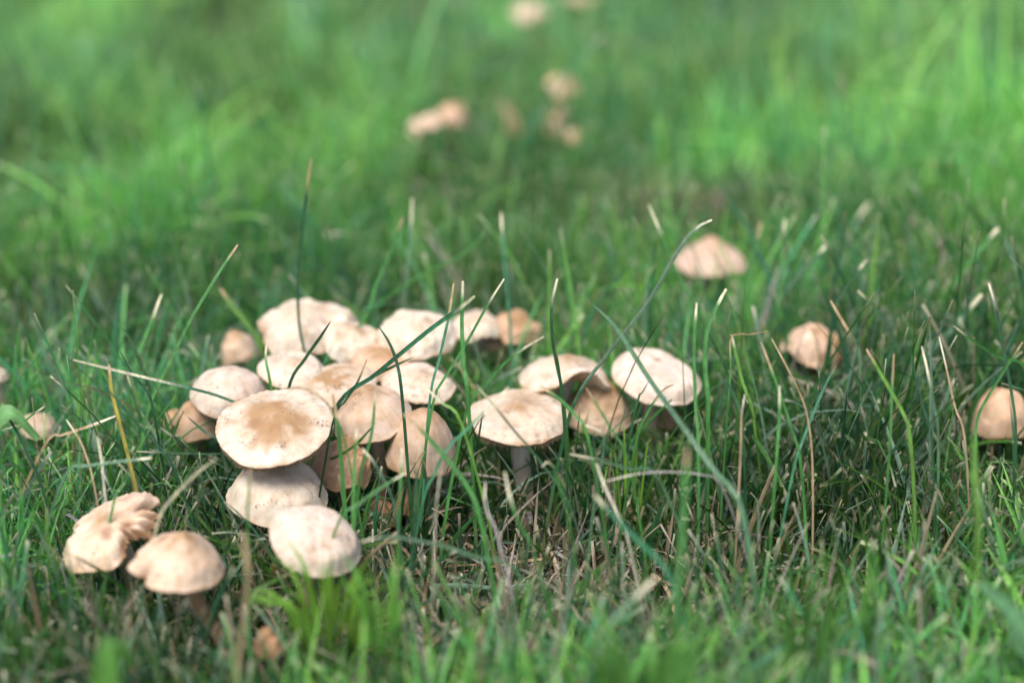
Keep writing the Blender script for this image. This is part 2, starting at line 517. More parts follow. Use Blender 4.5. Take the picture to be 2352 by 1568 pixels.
        SC = mixc(sc0, ORANGE * 0.8, np.repeat(np.clip(ss[:, 0] ** 1.3, 0, 0.75), ns))
        link('stem', mesh_from('stem', SV.reshape(-1, 3) - basep, SF, SC, M_STEM), root)
    CAPS.append(dict(C=off, M=np.linalg.inv(np.array(M)), R=R, asp=asp, open=q['open_front'], top=q['dome'] + q['cone'] + q['umbo'] + 0.1, px=px, py=py, w=w, d=depth, q=q))
    return root

G_MAIN = 'mushrooms of the large left clump'
G_RIGHT = 'mushrooms of the right hand clump'
G_BACK = 'blurred mushrooms far back in the lawn'
S = mushroom
# -- in the sharp zone, left clump
S(631, 982, 274, .046, 'largest cream cap, flat on top of the left clump, brown at its middle', G_MAIN, h=178, tilt=14, roll=-2,
  dome=.17, pw=3.0, umbo=.12, uw=.42, ue=3, ring=.03, curl=.05, tan=.85, spots=((-.28, -.16, .17, .4), (.1, -.3, .12, .22)), rim=.3, gills=48, gedge=.09, base=(.0, .018), wave=.02, dirt=.25)
S(636, 1132, 236, .029, 'cream cap with a crinkled right edge directly under the largest cap', G_MAIN, h=162, tilt=8, roll=4,
  dome=.42, pw=2.6, umbo=.02, ring=.01, curl=.20, tan=.30, rim=.22, ragged=.015, base=(.0, .012), wave=.03, seed=1.3)
S(724, 1243, 212, .034, 'smooth whitish oval cap sloping to the right behind the bright green tuft', G_MAIN, h=162, tilt=14, roll=22,
  dome=.46, pw=2.3, umbo=.0, ring=0, curl=.16, tan=.10, rim=.15, asp=.95, base=(-.004, .012), colour=(.85, .76, .66))
S(527, 902, 184, .040, 'pale cap with a sharp rim at upper left behind the largest cap', G_MAIN, h=128, tilt=12, roll=10,
  dome=.34, pw=2.4, umbo=.03, curl=.12, tan=.15, rim=.3, base=(-.004, .014), colour=(.84, .74, .64))
S(457, 968, 110, .030, 'tan cap tucked under the pale upper left cap', G_MAIN, h=95, tilt=4, roll=-12, dome=.55, curl=.25, tan=.5, rim=.3,
  base=(-.002, .01), colour=(.66, .48, .34), wave=.06)
S(400, 962, 58, .027, 'small tan lobed cap at the left end of the clump', G_MAIN, h=50, tilt=4, roll=-20, dome=.5, curl=.3, tan=.6, base=(-.002, .004),
  colour=(.66, .45, .30), wave=.10, res=2)
S(670, 850, 160, .043, 'small rounded cream cap in the second row under a dark leaning blade', G_MAIN, h=88, tilt=4, roll=6, dome=.42, curl=.18, tan=.3, rim=.3, base=(.0, .012))
S(768, 885, 195, .041, 'shallow cap with a tan middle half hidden behind the largest cap', G_MAIN, h=95, tilt=8, roll=0, dome=.22, umbo=.07, ring=.03, tan=.8,
  base=(.002, .014), uw=.3)
S(857, 951, 178, .040, 'cream brown cap with its right edge raised, right of the largest cap', G_MAIN, h=132, tilt=8, roll=-16, dome=.5, pw=2.2, curl=.18, tan=.55,
  rim=.35, base=(.003, .004), colour=(.86, .70, .56), gills=44)
S(962, 880, 172, .040, 'dirty wavy cream cap at the right of the second row', G_MAIN, h=97, tilt=8, roll=5, dome=.22, wave=.05, wk=4, curl=.14, tan=.3, dirt=.5,
  rim=.35, base=(.0, .012))
S(968, 1017, 168, .034, 'bell shaped tan cap with a finely toothed rim behind a thick diagonal blade', G_MAIN, h=160, tilt=6, roll=4, dome=.85, pw=2.5, curl=.22, umbo=.06,
  tan=.55, rim=.45, base=(.002, .010), colour=(.80, .62, .47), dirt=.2, ragged=.015)
S(782, 1066, 146, .030, 'orange brown folded cap in the shade right of the crinkled cap', G_MAIN, lump=3, h=118, tilt=2, roll=14, dome=.65, curl=.30, tan=.8, rim=.5,
  base=(.004, .008), colour=(.74, .46, .30), wave=.07, wk=5)
S(944, 1148, 88, .013, 'small brown cap low in the dark under the bell shaped cap', G_MAIN, lump=2.5, open_front=True, h=68, tilt=0, roll=5, dome=.6, curl=.3, tan=.7, base=(.0, .006),
  colour=(.46, .27, .16), res=2)
S(872, 1180, 92, .011, 'reddish brown cap lowest in the dark gap of the left clump', G_MAIN, lump=2.5, open_front=True, h=72, tilt=4, roll=-5, dome=.55, curl=.3, tan=.7, base=(.0, .006),
  colour=(.42, .23, .14), res=2)
# -- back row of the left clump
S(708, 752, 236, .045, 'largest cap of the blurred back row, broad and whitish with a wavy edge', G_MAIN, lump=2.2, h=132, tilt=6, roll=4, dome=.62, pw=2.2, curl=.20, wave=.07, wk=4,
  tan=.35, rim=.3, base=(-.004, .012), cut=((200, .12, .25),))
S(808, 788, 146, .043, 'rounded cream cap leaning on the right side of the largest back cap', G_MAIN, lump=2.2, h=100, tilt=6, roll=8, dome=.62, curl=.30, tan=.5, rim=.6, base=(.003, .008), wave=.05)
S(553, 802, 92, .030, 'blurred buff cap at the left end of the back row', G_MAIN, h=92, tilt=0, roll=-15, dome=.9, curl=.25, tan=.5, base=(.0, .008), colour=(.88, .68, .52), res=2, wave=.12, lump=2.5)
S(957, 768, 190, .046, 'blurred pale cap right of the middle in the back row', G_MAIN, lump=2, h=125, tilt=12, roll=2, dome=.55, curl=.25, tan=.25, rim=.3, base=(.0, .010), wave=.06, wk=4)
S(880, 832, 150, .041, 'tan cap squeezed between the second row and the back row', G_MAIN, h=92, tilt=4, roll=10, dome=.45, curl=.25, tan=.7, base=(.0, .010), colour=(.84, .62, .46), res=2)
S(1092, 748, 122, .038, 'blurred pale cap between the grass stems right of the back row', G_MAIN, lump=2.5, open_front=True, h=80, tilt=5, roll=0, dome=.5, curl=.2, tan=.3, base=(.0, .008), res=2, wave=.08)
S(1186, 752, 122, .036, 'crumpled tan cap at the right end of the back row', G_MAIN, lump=3.5, open_front=True, h=88, tilt=5, roll=12, dome=.62, curl=.3, tan=.8, base=(.0, .008), colour=(.84, .56, .38), res=2,
  wave=.12, wk=3, ragged=.05)
S(1140, 782, 92, .030, 'low folded tan cap between the two at the right end of the back row', G_MAIN, lump=3, h=52, tilt=4, roll=-8, dome=.5, curl=.3, tan=.6, base=(0, .006), colour=(.80, .58, .42), res=2, wave=.1)
# -- right clump
S(1188, 958, 240, .034, 'shallow cream cap with dark specks and a visible stem, front of the right clump', G_RIGHT, h=120, tilt=7, roll=1, dome=.30, pw=3.0, umbo=.07, uw=.3,
  ring=.02, curl=.09, tan=.5, rim=.45, base=(.003, -.001), sr=.088, stem_col=(.78, .71, .62), dirt=.25, gills=46, gedge=.09, wave=.015)
S(1300, 856, 218, .038, 'wide cream cap at the back of the right clump arching up to show its gills', G_RIGHT, h=92, tilt=-4, roll=6, dome=.34, pw=2.2, curl=.12, tan=.45,
  rim=.3, base=(-.006, .008), lift=((-72, .62, .6),), gills=50, gdepth=.2)
S(1372, 928, 160, .029, 'humped tan topped cap wedged in the middle of the right clump', G_RIGHT, lump=1.8, h=140, tilt=8, roll=-2, dome=.75, pw=2.3, umbo=.2, uw=.3, curl=.2, tan=1.0, rim=.3,
  base=(-.004, .014), colour=(.90, .72, .56), dirt=.3, wave=.05)
S(1508, 866, 206, .038, 'whitish flat cap tilted towards the viewer at the right end of the right clump', G_RIGHT, h=127, tilt=14, roll=10, dome=.28, pw=2.6, umbo=.0, ring=.0, curl=.20,
  tan=.12, rim=.15, base=(.0, .006), colour=(.86, .77, .68), dirt=.2, spots=((.0, .35, .10, .6),), wave=.04)
S(1532, 962, 80, .020, 'small tan cap in the shade under the whitish flat cap', G_RIGHT, h=50, tilt=0, roll=5, dome=.6, curl=.3, tan=.6, base=(.0, .006), colour=(.56, .36, .23), res=2)
# -- front left pair and bottom
S(258, 1222, 228, .031, 'torn cream cap with brown ragged right edge at the lower left', 'pair of mushrooms at the lower left', h=150, tilt=14, roll=-16, dome=.48, pw=2.2, curl=.16,
  tan=.35, rim=.3, base=(.004, .006), wave=.05, colour=(.95, .78, .61), ragged=.03,
  torn=((-18, 56, .40), (176, 14, .16)), thick=.045, lump=1.8,
  spots=((.25, .55, .16, .4), (.55, .22, .14, .95), (.42, -.15, .16, .95), (.12, -.42, .13, .9)))
S(405, 1290, 224, .035, 'pointed cream cap with a brown patch and leaning stem at the lower left', 'pair of mushrooms at the lower left', h=142, tilt=4, roll=12, dome=.16, pw=2.6, cone=.55,
  umbo=.0, ring=0, curl=.16, tan=.5, rim=.2, base=(.010, .004), sr=.075, stem_col=(.45, .27, .15), colour=(.95, .76, .60), spots=((-.36, .02, .15, .9), (-.1, .2, .12, .5)),
  cut=((205, -.16, .22), (228, .16, .10), (182, .08, .08)), wave=.04)
S(618, 1475, 76, .018, 'tiny shrivelled brown mushroom near the bottom edge', None, lump=4, open_front=True, h=72, tilt=0, roll=0, dome=.6, curl=.4, tan=.8, base=(.001, .003), sr=.16, colour=(.60, .36, .22),
  stem_col=(.45, .27, .16), res=2, wave=.12, ragged=.05)
# -- right side
S(1633, 588, 172, .040, 'single pale pink cap with a low peak standing in grass behind the right clump', None, h=100, tilt=-2, roll=2, dome=.36, cone=.28, curl=.10, tan=.35, rim=.2,
  base=(-.002, .003), colour=(.80, .62, .52), stem_col=(.5, .36, .27), res=2)
S(1866, 806, 152, .032, 'crumpled orange tan cap behind grass blades right of centre', None, h=122, tilt=6, roll=14, dome=.80, pw=2.3, curl=.3, tan=.5, rim=.3, base=(.0, .008), res=2,
  colour=(1.0, .76, .60), wave=.16, lump=3.2, ragged=.06,  cut=((-20, .2, .3),), spots=((.6, -.2, .4, -1.0), (.05, -.7, .2, .5)))
S(2298, 948, 140, .030, 'blurred tan cap cut by the right edge of the picture', None, lump=2.6,  h=130, tilt=4, roll=-6, dome=.85, curl=.3, tan=.6, rim=.6, base=(.0, .008), res=2, colour=(.88, .64, .46),
  wave=.08)
S(-6, 862, 60, .035, 'white cap just showing at the left edge of the picture', None, tilt=4, roll=0, dome=.6, curl=.2, tan=.1, base=(.0, .005), res=2, colour=(.82, .74, .64))
S(88, 978, 96, .026, 'very blurred pale cap behind the lobed leaf at the left edge', None, tilt=4, roll=10, dome=.5, curl=.2, tan=.3, base=(.0, .005), res=2, colour=(.70, .60, .48))
# -- far back
S(975, 290, 78, .040, 'cream half of the pair of blurred caps left of the far back group', G_BACK, h=56, lump=3.5, wave=.14, open_front=True, tilt=10, roll=-10, dome=.6, tan=.1, res=2, base=(0, .01), colour=(1.0, .80, .64))
S(1036, 264, 74, .042, 'pinkish half of the pair of blurred caps left of the far back group', G_BACK, h=60, lump=3.5, wave=.14, open_front=True, tilt=0, roll=10, dome=.6, tan=.6, res=2, base=(0, .01), colour=(.90, .64, .48))
S(1178, 275, 58, .030, 'narrow upright tan cap in the middle of the far back group', G_BACK, h=78, lump=3.5, wave=.14, open_front=True, tilt=0, roll=-25, dome=1.3, tan=.6, res=2, base=(0, .01), colour=(.78, .56, .36))
S(1272, 285, 70, .030, 'larger tan cap at the lower right of the far back group', G_BACK, h=84, lump=3.5, wave=.14, open_front=True, tilt=0, roll=25, dome=1.2, tan=.6, res=2, base=(0, .01), colour=(.78, .56, .40))
S(1312, 318, 50, .030, 'smallest buff cap beside the larger tan cap in the far back group', G_BACK, h=44, lump=3.5, wave=.14, open_front=True, tilt=0, roll=20, dome=.9, tan=.5, res=2, base=(0, .01), colour=(.66, .50, .32))
S(1290, 200, 82, .038, 'light brown cap standing highest of the far back group', G_BACK, h=56, lump=3.5, wave=.14, open_front=True, tilt=0, roll=14, dome=.7, tan=.6, res=2, base=(0, .01), colour=(.90, .64, .44))
S(1220, 32, 92, .050, 'pale round blur of a cap at the top edge, left of its neighbour', G_BACK, h=62, lump=3.5, wave=.14, open_front=True, tilt=0, roll=0, dome=.8, tan=.1, res=2, base=(0, .01), colour=(.84, .72, .58))
S(1325, -4, 84, .040, 'faint buff blur of a cap cut by the top edge', G_BACK, h=44, lump=3.5, wave=.14, open_front=True, tilt=0, roll=0, dome=.6, tan=.3, res=2, base=(0, .01), colour=(.66, .58, .42))

# ------------------------------------------------------------------ grass
BLUEG = np.array([.048, .175, .092]); GREEN = np.array([.072, .228, .055]); YELG = np.array([.17, .35, .065])
DKG = np.array([.022, .075, .028]); PALE = np.array([.66, .60, .46]); DRY = np.array([.44, .32, .19]); GREY = np.array([.40, .36, .34]); BRN = np.array([.17, .10, .06])

def ribbons(P, W, side, fold, C):
    """P (N,S,3) paths, W (N,S) widths, side (N,S,3) unit vectors, fold depth, C (N,S,3) -> V,F,C: blades with a keel"""
    N, S_, _ = P.shape
    T = np.gradient(P, axis=1)
    T /= np.maximum(np.linalg.norm(T, axis=2, keepdims=True), 1e-9)
    Nn = np.cross(T, side)
    L = P - side * (W[..., None] / 2); Rr = P + side * (W[..., None] / 2)
    if fold is None:
        V = np.stack([L, Rr], 2); k = 2
        CC = np.repeat(C[:, :, None], 2, 2)
    else:
        Md = P + Nn * (W[..., None] * fold)
        V = np.stack([L, Md, Rr], 2); k = 3
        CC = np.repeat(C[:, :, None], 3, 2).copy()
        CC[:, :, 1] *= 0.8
    I = np.arange(N * S_ * k).reshape(N, S_, k)
    F = [np.stack([I[:, :-1, j], I[:, :-1, j + 1], I[:, 1:, j + 1], I[:, 1:, j]], -1).reshape(-1, 4) for j in range(k - 1)]
    return V.reshape(-1, 3), np.concatenate(F), CC.reshape(-1, 3)

def blade_paths(x, y, L, az, a0, a1, pw, kink, kang, S_):
    """angle from vertical a(s) = a0 + a1 s^pw (+ a bend at s = kink)"""
    s = np.concatenate([np.linspace(0, .91, S_ - 1), [1]])[None]
    a = a0[:, None] + a1[:, None] * s ** pw[:, None] + kang[:, None] * (s > kink[:, None])
    ds = L[:, None] * np.diff(s, axis=1, prepend=0)
    h = np.cumsum(np.sin(a) * ds, 1)
    v = np.cumsum(np.cos(a) * ds, 1)
    z0 = ground_z(x, y) - 0.001
    P = np.stack([x[:, None] + np.cos(az)[:, None] * h, y[:, None] + np.sin(az)[:, None] * h, np.maximum(z0[:, None] + v, z0[:, None] + 0.0004)], -1)
    return P, s

def patch(x, y, sc, seed):
    return noise3(np.stack([x, y, np.zeros_like(x)], -1), sc, seed, 2)

def thin_front(x, y):                  # the worn patch in front, where straw shows
    d = np.hypot((x - 0.02) / 0.075, (y - 0.325) / 0.035)
    d2 = np.hypot((x + 0.035) / 0.07, (y - 0.30) / 0.03)
    return np.clip(1.25 - np.minimum(d, d2), 0, 1)

def clump_shade(x, y):                 # sparse, short grass under the caps
    m = np.zeros_like(x)
    for c in CAPS:
        m = np.maximum(m, np.clip(1.25 - np.hypot(x - c['C'][0], (y - c['C'][1])) / (c['R'] * 1.5), 0, 1))
    return m

def clear_of_caps(P, keep_front=0.22):
    N = P.shape[0]
    ok = np.ones(N, bool)
    fr = rng.random(N)
    sx, sy, d = project(P)
    for c in CAPS:
        q = (P - c['C']) @ c['M'].T / c['R']
        rad = np.hypot(q[..., 0], q[..., 1] / c['asp'])
        inside = (rad < 1.04) & (q[..., 2] > -0.30) & (q[..., 2] < c['top'] * (1.15 - 0.8 * rad ** 2) + 0.08)
        ok &= ~inside.any(1)
        hid = (((sx - c['px']) / (c['w'] * 0.52)) ** 2 + ((sy - c['py'] + c['w'] * .04) / (c['w'] * 0.27)) ** 2 < 1) & (d < c['d'])
        if not c['open']: ok &= ~(hid.any(1) & (fr > keep_front))
    return ok

def make_grass(name, label, n, ylim, S_, wmul, hmul, fold, seed, dens=None):
    x0 = rng.uniform(-1, 1, n * 3); y = np.sqrt(rng.uniform(ylim[0] ** 2, ylim[1] ** 2, n * 3))
    hw = 0.40 * np.hypot(y, 0.2) + 0.06
    x = x0 * hw
    pn = patch(x, y, 22, 5 + seed)
    pr = np.clip(0.75 + 0.45 * pn, 0.08, 1)
    near = y < 0.62
    pr = np.where(near, pr * (1 - 0.48 * thin_front(x, y)), pr)
    keep = rng.random(len(x)) < pr
    x, y, pn = x[keep][:n], y[keep][:n], pn[keep][:n]
    n = len(x)
    tall = 1 + 0.30 * sstep(x / np.maximum(y, .2), .08, .3) * sstep(y, .33, .42) + 0.12 * pn + 0.15 * sstep(y, .5, .7) - 0.05 * (1 - sstep(y, .26, .36))
    L = np.clip(rng.lognormal(math.log(0.030), 0.36, n), .008, .075) * tall * hmul
    L = np.where(y < 0.62, L * (1 - 0.5 * thin_front(x, y)) * (1 + 0.10 * clump_shade(x, y)), L)
    L = L * np.clip(1 + .55 * sstep(y, .5, .7) * patch(x, y, 15, 88), .4, 1.6)
    L = np.where(y < .34, np.minimum(L, .045), L)
    az = rng.uniform(0, 2 * math.pi, n)
    a0 = np.abs(rng.normal(0.18, 0.24, n)); a1 = np.abs(rng.normal(0.32, 0.45, n))
    flop = rng.random(n) < 0.16
    a1 = np.where(flop, a1 + rng.uniform(.7, 1.5, n), a1)
    pw = rng.uniform(0.9, 2.2, n)
    kk = rng.random(n) < 0.13
    kink = np.where(kk, rng.uniform(.3, .85, n), 2.0); kang = np.where(kk, rng.uniform(.5, 1.8, n), 0)
    P, s = blade_paths(x, y, L, az, a0, a1, pw, kink, kang, S_)
    ok = clear_of_caps(P) if ylim[0] < 1.2 else np.ones(n, bool)
    P = P[ok]; n = len(P); x = x[ok]; y = y[ok]; L = L[ok]; az = az[ok]; pn = pn[ok]
    w = np.clip(rng.normal(0.00118, 0.00035, n), .0006, .0026) * wmul
    fine = rng.random(n) < 0.3
    w = np.where(fine, w * 0.6, w)
    cutb = rng.random(n) < 0.50                      # mown, blunt tips
    prof = np.where(cutb[:, None], 0.75 + 0.25 * np.sin(np.clip(s * 1.3, 0, 1) * math.pi * .9) - 0.25 * s, np.clip(1.15 * (1 - s ** 3.0), .06, 1) * (0.75 + .25 * np.sin(s * math.pi)))
    W = w[:, None] * prof
    tw = rng.uniform(-1.3, 1.3, n)[:, None] * (0.4 + s) + rng.uniform(0, math.pi, n)[:, None] * (rng.random(n) < .5)[:, None]
    T = np.gradient(P, axis=1); T /= np.maximum(np.linalg.norm(T, axis=2, keepdims=True), 1e-9)
    sid = np.stack([-np.sin(az), np.cos(az), np.zeros(n)], -1)[:, None]
    nor = np.cross(T, sid)
    side = sid * np.cos(tw)[..., None] + nor * np.sin(tw)[..., None]
    # pigment, plus light and shade painted into the colour
    u = rng.random(n)
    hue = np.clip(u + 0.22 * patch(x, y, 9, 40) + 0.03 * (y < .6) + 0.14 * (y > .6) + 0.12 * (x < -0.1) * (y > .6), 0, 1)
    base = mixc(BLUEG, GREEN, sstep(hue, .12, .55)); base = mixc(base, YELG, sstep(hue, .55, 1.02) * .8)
    base = base * (rng.uniform(.6, 1.4, n) * np.clip(1 + .85 * patch(x, y, 12, 61), .35, 2) * (1.0 + .60 * (1 - sstep(y, .26, .38)) + 0.80 * sstep(y, .40, .75) + .15 * sstep(y, 1.0, 2.0)))[:, None]  # brightness by distance put into the colour; the far rise imitates lit tips
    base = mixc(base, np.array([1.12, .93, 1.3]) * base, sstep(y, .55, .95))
    pale_b = (rng.random(n) < .16) & (y < .5)
    base = np.where(pale_b[:, None], np.array([.17, .27, .19]) * rng.uniform(.7, 1.3, n)[:, None], base)  # some near blades painted pale bluish, standing in for sheen
    dead = rng.random(n) < (0.012 * (wmul < 2) + 0.075 * (y < .5) + 0.25 * np.where(y < .6, thin_front(x, y), 0))
    dcol = mixc(DRY, GREY, rng.random(n)) * rng.uniform(.55, 1.15, n)[:, None]
    base = np.where(dead[:, None], dcol, base)
    C = np.repeat(base[:, None], S_, 1)
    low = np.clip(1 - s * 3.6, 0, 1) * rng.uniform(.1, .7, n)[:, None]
    C = mixc(C, np.array([.075, .105, .040])[None, None], low)  # blade bases darkened in the colour, as shade deep in the turf
    tl = rng.uniform(.06, .22, n)[:, None] * (0.02 / np.maximum(L, .012))[:, None]
    tipm = np.clip((s - 1 + np.maximum(tl, .05)) / .05, 0, 1) * np.where(cutb, rng.uniform(.55, 1, n), 0.35 * (rng.random(n) < .6))[:, None]
    tcol = mixc(PALE * 1.15, DRY, rng.random(n) ** 2 * .8)
    C = mixc(C, tcol[:, None] * np.ones((1, S_, 1)), tipm)
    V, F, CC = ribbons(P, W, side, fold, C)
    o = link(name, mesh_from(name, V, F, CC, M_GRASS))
    describe(o, label, 'grass', kind='stuff')
    return o

make_grass('lawn_grass', 'dense green lawn grass with pale mown tips around the mushrooms', 52000, (.19, .62), 8, 1.0, 1.0, .22, 1)
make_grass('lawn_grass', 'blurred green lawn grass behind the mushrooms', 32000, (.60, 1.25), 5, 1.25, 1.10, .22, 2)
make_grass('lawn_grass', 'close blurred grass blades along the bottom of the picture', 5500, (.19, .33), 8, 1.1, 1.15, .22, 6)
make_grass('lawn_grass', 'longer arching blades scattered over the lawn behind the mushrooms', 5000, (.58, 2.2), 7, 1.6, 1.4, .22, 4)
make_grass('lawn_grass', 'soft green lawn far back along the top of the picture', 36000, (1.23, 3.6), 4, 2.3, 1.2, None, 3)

# -- straw and dead blades lying on the soil
def make_straw(n, ylim):
    x0 = rng.uniform(-1, 1, n * 2); y = np.sqrt(rng.uniform(ylim[0] ** 2, ylim[1] ** 2, n * 2))
    x = x0 * (0.40 * np.hypot(y, .2) + .06)
    keep = rng.random(len(x)) < np.clip(0.45 + 0.3 * patch(x, y, 30, 77) + 0.6 * thin_front(x, y), .1, 1)
    x, y = x[keep][:n], y[keep][:n]; n = len(x); S_ = 6
    L = rng.uniform(.008, .034, n); az = rng.uniform(0, 2 * math.pi, n)
    s = np.linspace(0, 1, S_)[None]
    az2 = az[:, None] + rng.normal(0, .8, n)[:, None] * (s - .5)
    ds = (L / (S_ - 1))[:, None]
    hx = np.cumsum(np.cos(az2) * ds, 1); hy = np.cumsum(np.sin(az2) * ds, 1)
    z0 = rng.random(n) ** 2 * .008 + .0004
    slope = rng.normal(0, .18, n)
    zz = z0[:, None] + slope[:, None] * (s - .5) * L[:, None] + np.sin(s * math.pi) * rng.uniform(-.05, .22, n)[:, None] * L[:, None]
    X_, Y_ = x[:, None] + hx, y[:, None] + hy
    P = np.stack([X_, Y_, np.maximum(zz, .0002) + ground_z(X_, Y_) + .0006], -1)
    w = rng.uniform(.0004, .0012, n)
    wide = rng.random(n) < .06
    w = np.where(wide, w * 2, w)
    W = w[:, None] * (1 - .6 * s ** 3)
    T = np.gradient(P, axis=1); T /= np.maximum(np.linalg.norm(T, axis=2, keepdims=True), 1e-9)
    a = rng.uniform(-.9, .9, n)[:, None, None]
    flat = np.cross(T, [0, 0, 1.0]); flat /= np.maximum(np.linalg.norm(flat, axis=2, keepdims=True), 1e-9)
    side = flat * np.cos(a) + np.cross(T, flat) * np.sin(a)
    r = rng.random(n)
    base = mixc(DRY, GREY, sstep(r, .3, .7)); base = mixc(base, BRN, (rng.random(n) < .25) * .8)
    base = base * rng.uniform(.5, 1.35, n)[:, None]
    C = np.repeat(base[:, None], S_, 1)
    V, F, CC = ribbons(P, W, side, .2, C)
    o = link('straw_litter', mesh_from('straw_litter', V, F, CC, M_DRY))
    describe(o, 'dead tan and grey straw lying on the soil between the blades', 'straw', kind='stuff')
make_straw(15000, (.22, .75))

# ------------------------------------------------------------------ single long blades, traced one by one
def smooth_path(pts, n):
    pts = np.asarray(pts, float)
    d = np.concatenate([[0], np.cumsum(np.linalg.norm(np.diff(pts, axis=0), axis=1))])
    m = len(pts)
    ext = np.concatenate([[2 * pts[0] - pts[1]], pts, [2 * pts[-1] - pts[-2]]])
    t = np.linspace(0, d[-1], n)
    out = []
    for v in t:
        i = min(int(np.searchsorted(d, v, 'right')) - 1, m - 2)
        u = (v - d[i]) / max(d[i + 1] - d[i], 1e-9)
        p0, p1, p2, p3 = ext[i], ext[i + 1], ext[i + 2], ext[i + 3]
        out.append(.5 * (2 * p1 + (p2 - p0) * u + (2 * p0 - 5 * p1 + 4 * p2 - p3) * u * u + (3 * p1 - p0 - 3 * p2 + p3) * u ** 3))
    return np.array(out)

def tube_blade(path, width, flat, cols, tipw=.35, sidev=None, seed=0):
    """closed, flattened hexagonal blade; path runs tip -> root"""
    n = len(path)
    T = np.gradient(path, axis=0); T /= np.linalg.norm(T, axis=1)[:, None]
    view = path - CAM; view /= np.linalg.norm(view, axis=1)[:, None]
    a = random.Random(seed).uniform(-.6, .6) + np.linspace(0, random.Random(seed + 1).uniform(-.8, .8), n)
    sx = np.cross(T, view); sx /= np.linalg.norm(sx, axis=1)[:, None]
    sy = np.cross(T, sx)
    s1 = sx * np.cos(a)[:, None] + sy * np.sin(a)[:, None]
    s2 = np.cross(T, s1)
    s = np.linspace(0, 1, n)
    prof = tipw + (1 - tipw) * np.clip(s / .12, 0, 1) ** .6
    w = width * .76 * prof / 2
    V = np.stack([path - s1 * w[:, None], path - s2 * (w * .12)[:, None], path + s1 * w[:, None], path - s2 * (w * (.12 + flat))[:, None]], 1)
    I = np.arange(n * 4).reshape(n, 4); J = np.roll(I, -1, 1)
    F = np.stack([I[:-1], J[:-1], J[1:], I[1:]], -1).reshape(-1, 4)
    F = np.concatenate([F, [[0, 1, 2, 3]], [[I[-1, 3], I[-1, 2], I[-1, 1], I[-1, 0]]]])
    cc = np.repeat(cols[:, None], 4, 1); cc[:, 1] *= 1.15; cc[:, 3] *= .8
    return V.reshape(-1, 3), F, cc.reshape(-1, 3)

HUES = {'dark': DKG * 1.25, 'blue': BLUEG * 1.25, 'green': GREEN, 'bright': YELG * .85, 'yellow': np.array([.36, .30, .05]), 'tan': DRY * .75, 'white': PALE * .8, 'grey': GREY * .7, 'sage': np.array([.09, .19, .10])}
blade_no = [0]
def blade(label, pts, d, w, hue='green', tip='pale', tiplen=.07, group='long grass blades standing out of the lawn', flat=.45, rootdrop=True, d2=None):
    blade_no[0] += 1
    k = blade_no[0]
    m = len(pts)
    d2 = d if d2 is None else d2
    W3 = [at_depth(p[0], p[1], d + (d2 - d) * i / (m - 1)) for i, p in enumerate(pts)]
    width = w / FPX * (d + d2) / 2
    last, prev = W3[-1], W3[-2]
    if rootdrop and last[2] > .004:                          # carry it on down to the soil
        dirv = last - prev; dirv /= np.linalg.norm(dirv)
        h = last[2]
        hor = dirv[:2] * min(h, .03) * .55
        W3.append(np.array([last[0] + hor[0] * .6, last[1] + hor[1] * .6, h * .5]))
        W3.append(np.array([last[0] + hor[0], last[1] + hor[1], -.002]))
    W3 = [np.array([p[0], p[1], max(p[2], -.003)]) for p in W3]
    n = 34
    path = smooth_path(W3, n)
    s = np.linspace(0, 1, n)
    total = sum(np.linalg.norm(W3[i + 1] - W3[i]) for i in range(len(W3) - 1))
    C = np.repeat(HUES[hue][None], n, 0) * (1 + .15 * np.sin(s * 9 + k))[:, None]
    C = mixc(C, DRY * .7, np.clip((s - .75) * 2.5, 0, .7))
    tl = max(tiplen * .04 / total * 2.2, 1.2 / n)
    if tip:
        tc = {'pale': PALE, 'tan': DRY * 1.15, 'white': PALE * 1.15}[tip]
        C = mixc(C, tc, np.clip((tl - s) / (tl * .35), 0, 1))
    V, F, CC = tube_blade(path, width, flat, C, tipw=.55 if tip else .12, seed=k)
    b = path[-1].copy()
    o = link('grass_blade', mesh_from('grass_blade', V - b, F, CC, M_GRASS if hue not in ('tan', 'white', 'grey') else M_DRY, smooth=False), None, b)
    describe(o, label, 'grass blade', group)
    return o

B = blade
B('tallest dark stem with a tan tip rising in front of the largest back cap', [(715, 365), (706, 430), (692, 560), (684, 660), (688, 750), (700, 815)], .435, 9, 'dark', 'tan', .12)
B('long green blade slanting up from left of the clump to a tan tip', [(546, 562), (500, 630), (440, 730), (405, 800), (375, 860), (335, 960)], .40, 10, 'green', 'tan', .06)
B('yellowish blurred blade leaning left behind the back row', [(506, 662), (535, 705), (572, 750), (602, 800)], .46, 14, 'bright', 'tan', .05)
B('bluish stem lying almost level from the left to the rim of the largest cap', [(168, 826), (245, 845), (340, 868), (440, 892), (520, 916), (600, 960)], .372, 9, 'blue', 'white', .42, d2=.415)
B('short dark pointed blade leaning right over the small rounded cap', [(760, 737), (735, 775), (700, 825), (664, 888)], .385, 10, 'dark', None, d2=.40)
B('short olive blade upright at the left of the small rounded cap', [(611, 792), (611, 830), (622, 888)], .403, 9, 'green', 'pale', .05)
B('thick straight blade with a white split tip crossing the clump diagonally', [(1090, 680), (1050, 712), (990, 755), (920, 812), (860, 862), (775, 930)], .375, 14, 'blue', 'white', .09, d2=.395)
B('thin pale green blade running just under the thick diagonal blade', [(950, 820), (900, 843), (850, 870), (780, 925)], .385, 9, 'sage', None, d2=.40)
B('dark arched blade in front of the dirty wavy cap', [(868, 747), (893, 785), (912, 835), (923, 905)], .385, 10, 'dark', None)
B('straight stem with a thin tan tip left of the white tipped stem', [(1042, 650), (1030, 730), (1010, 820), (988, 912)], .385, 8, 'blue', 'tan', .12)
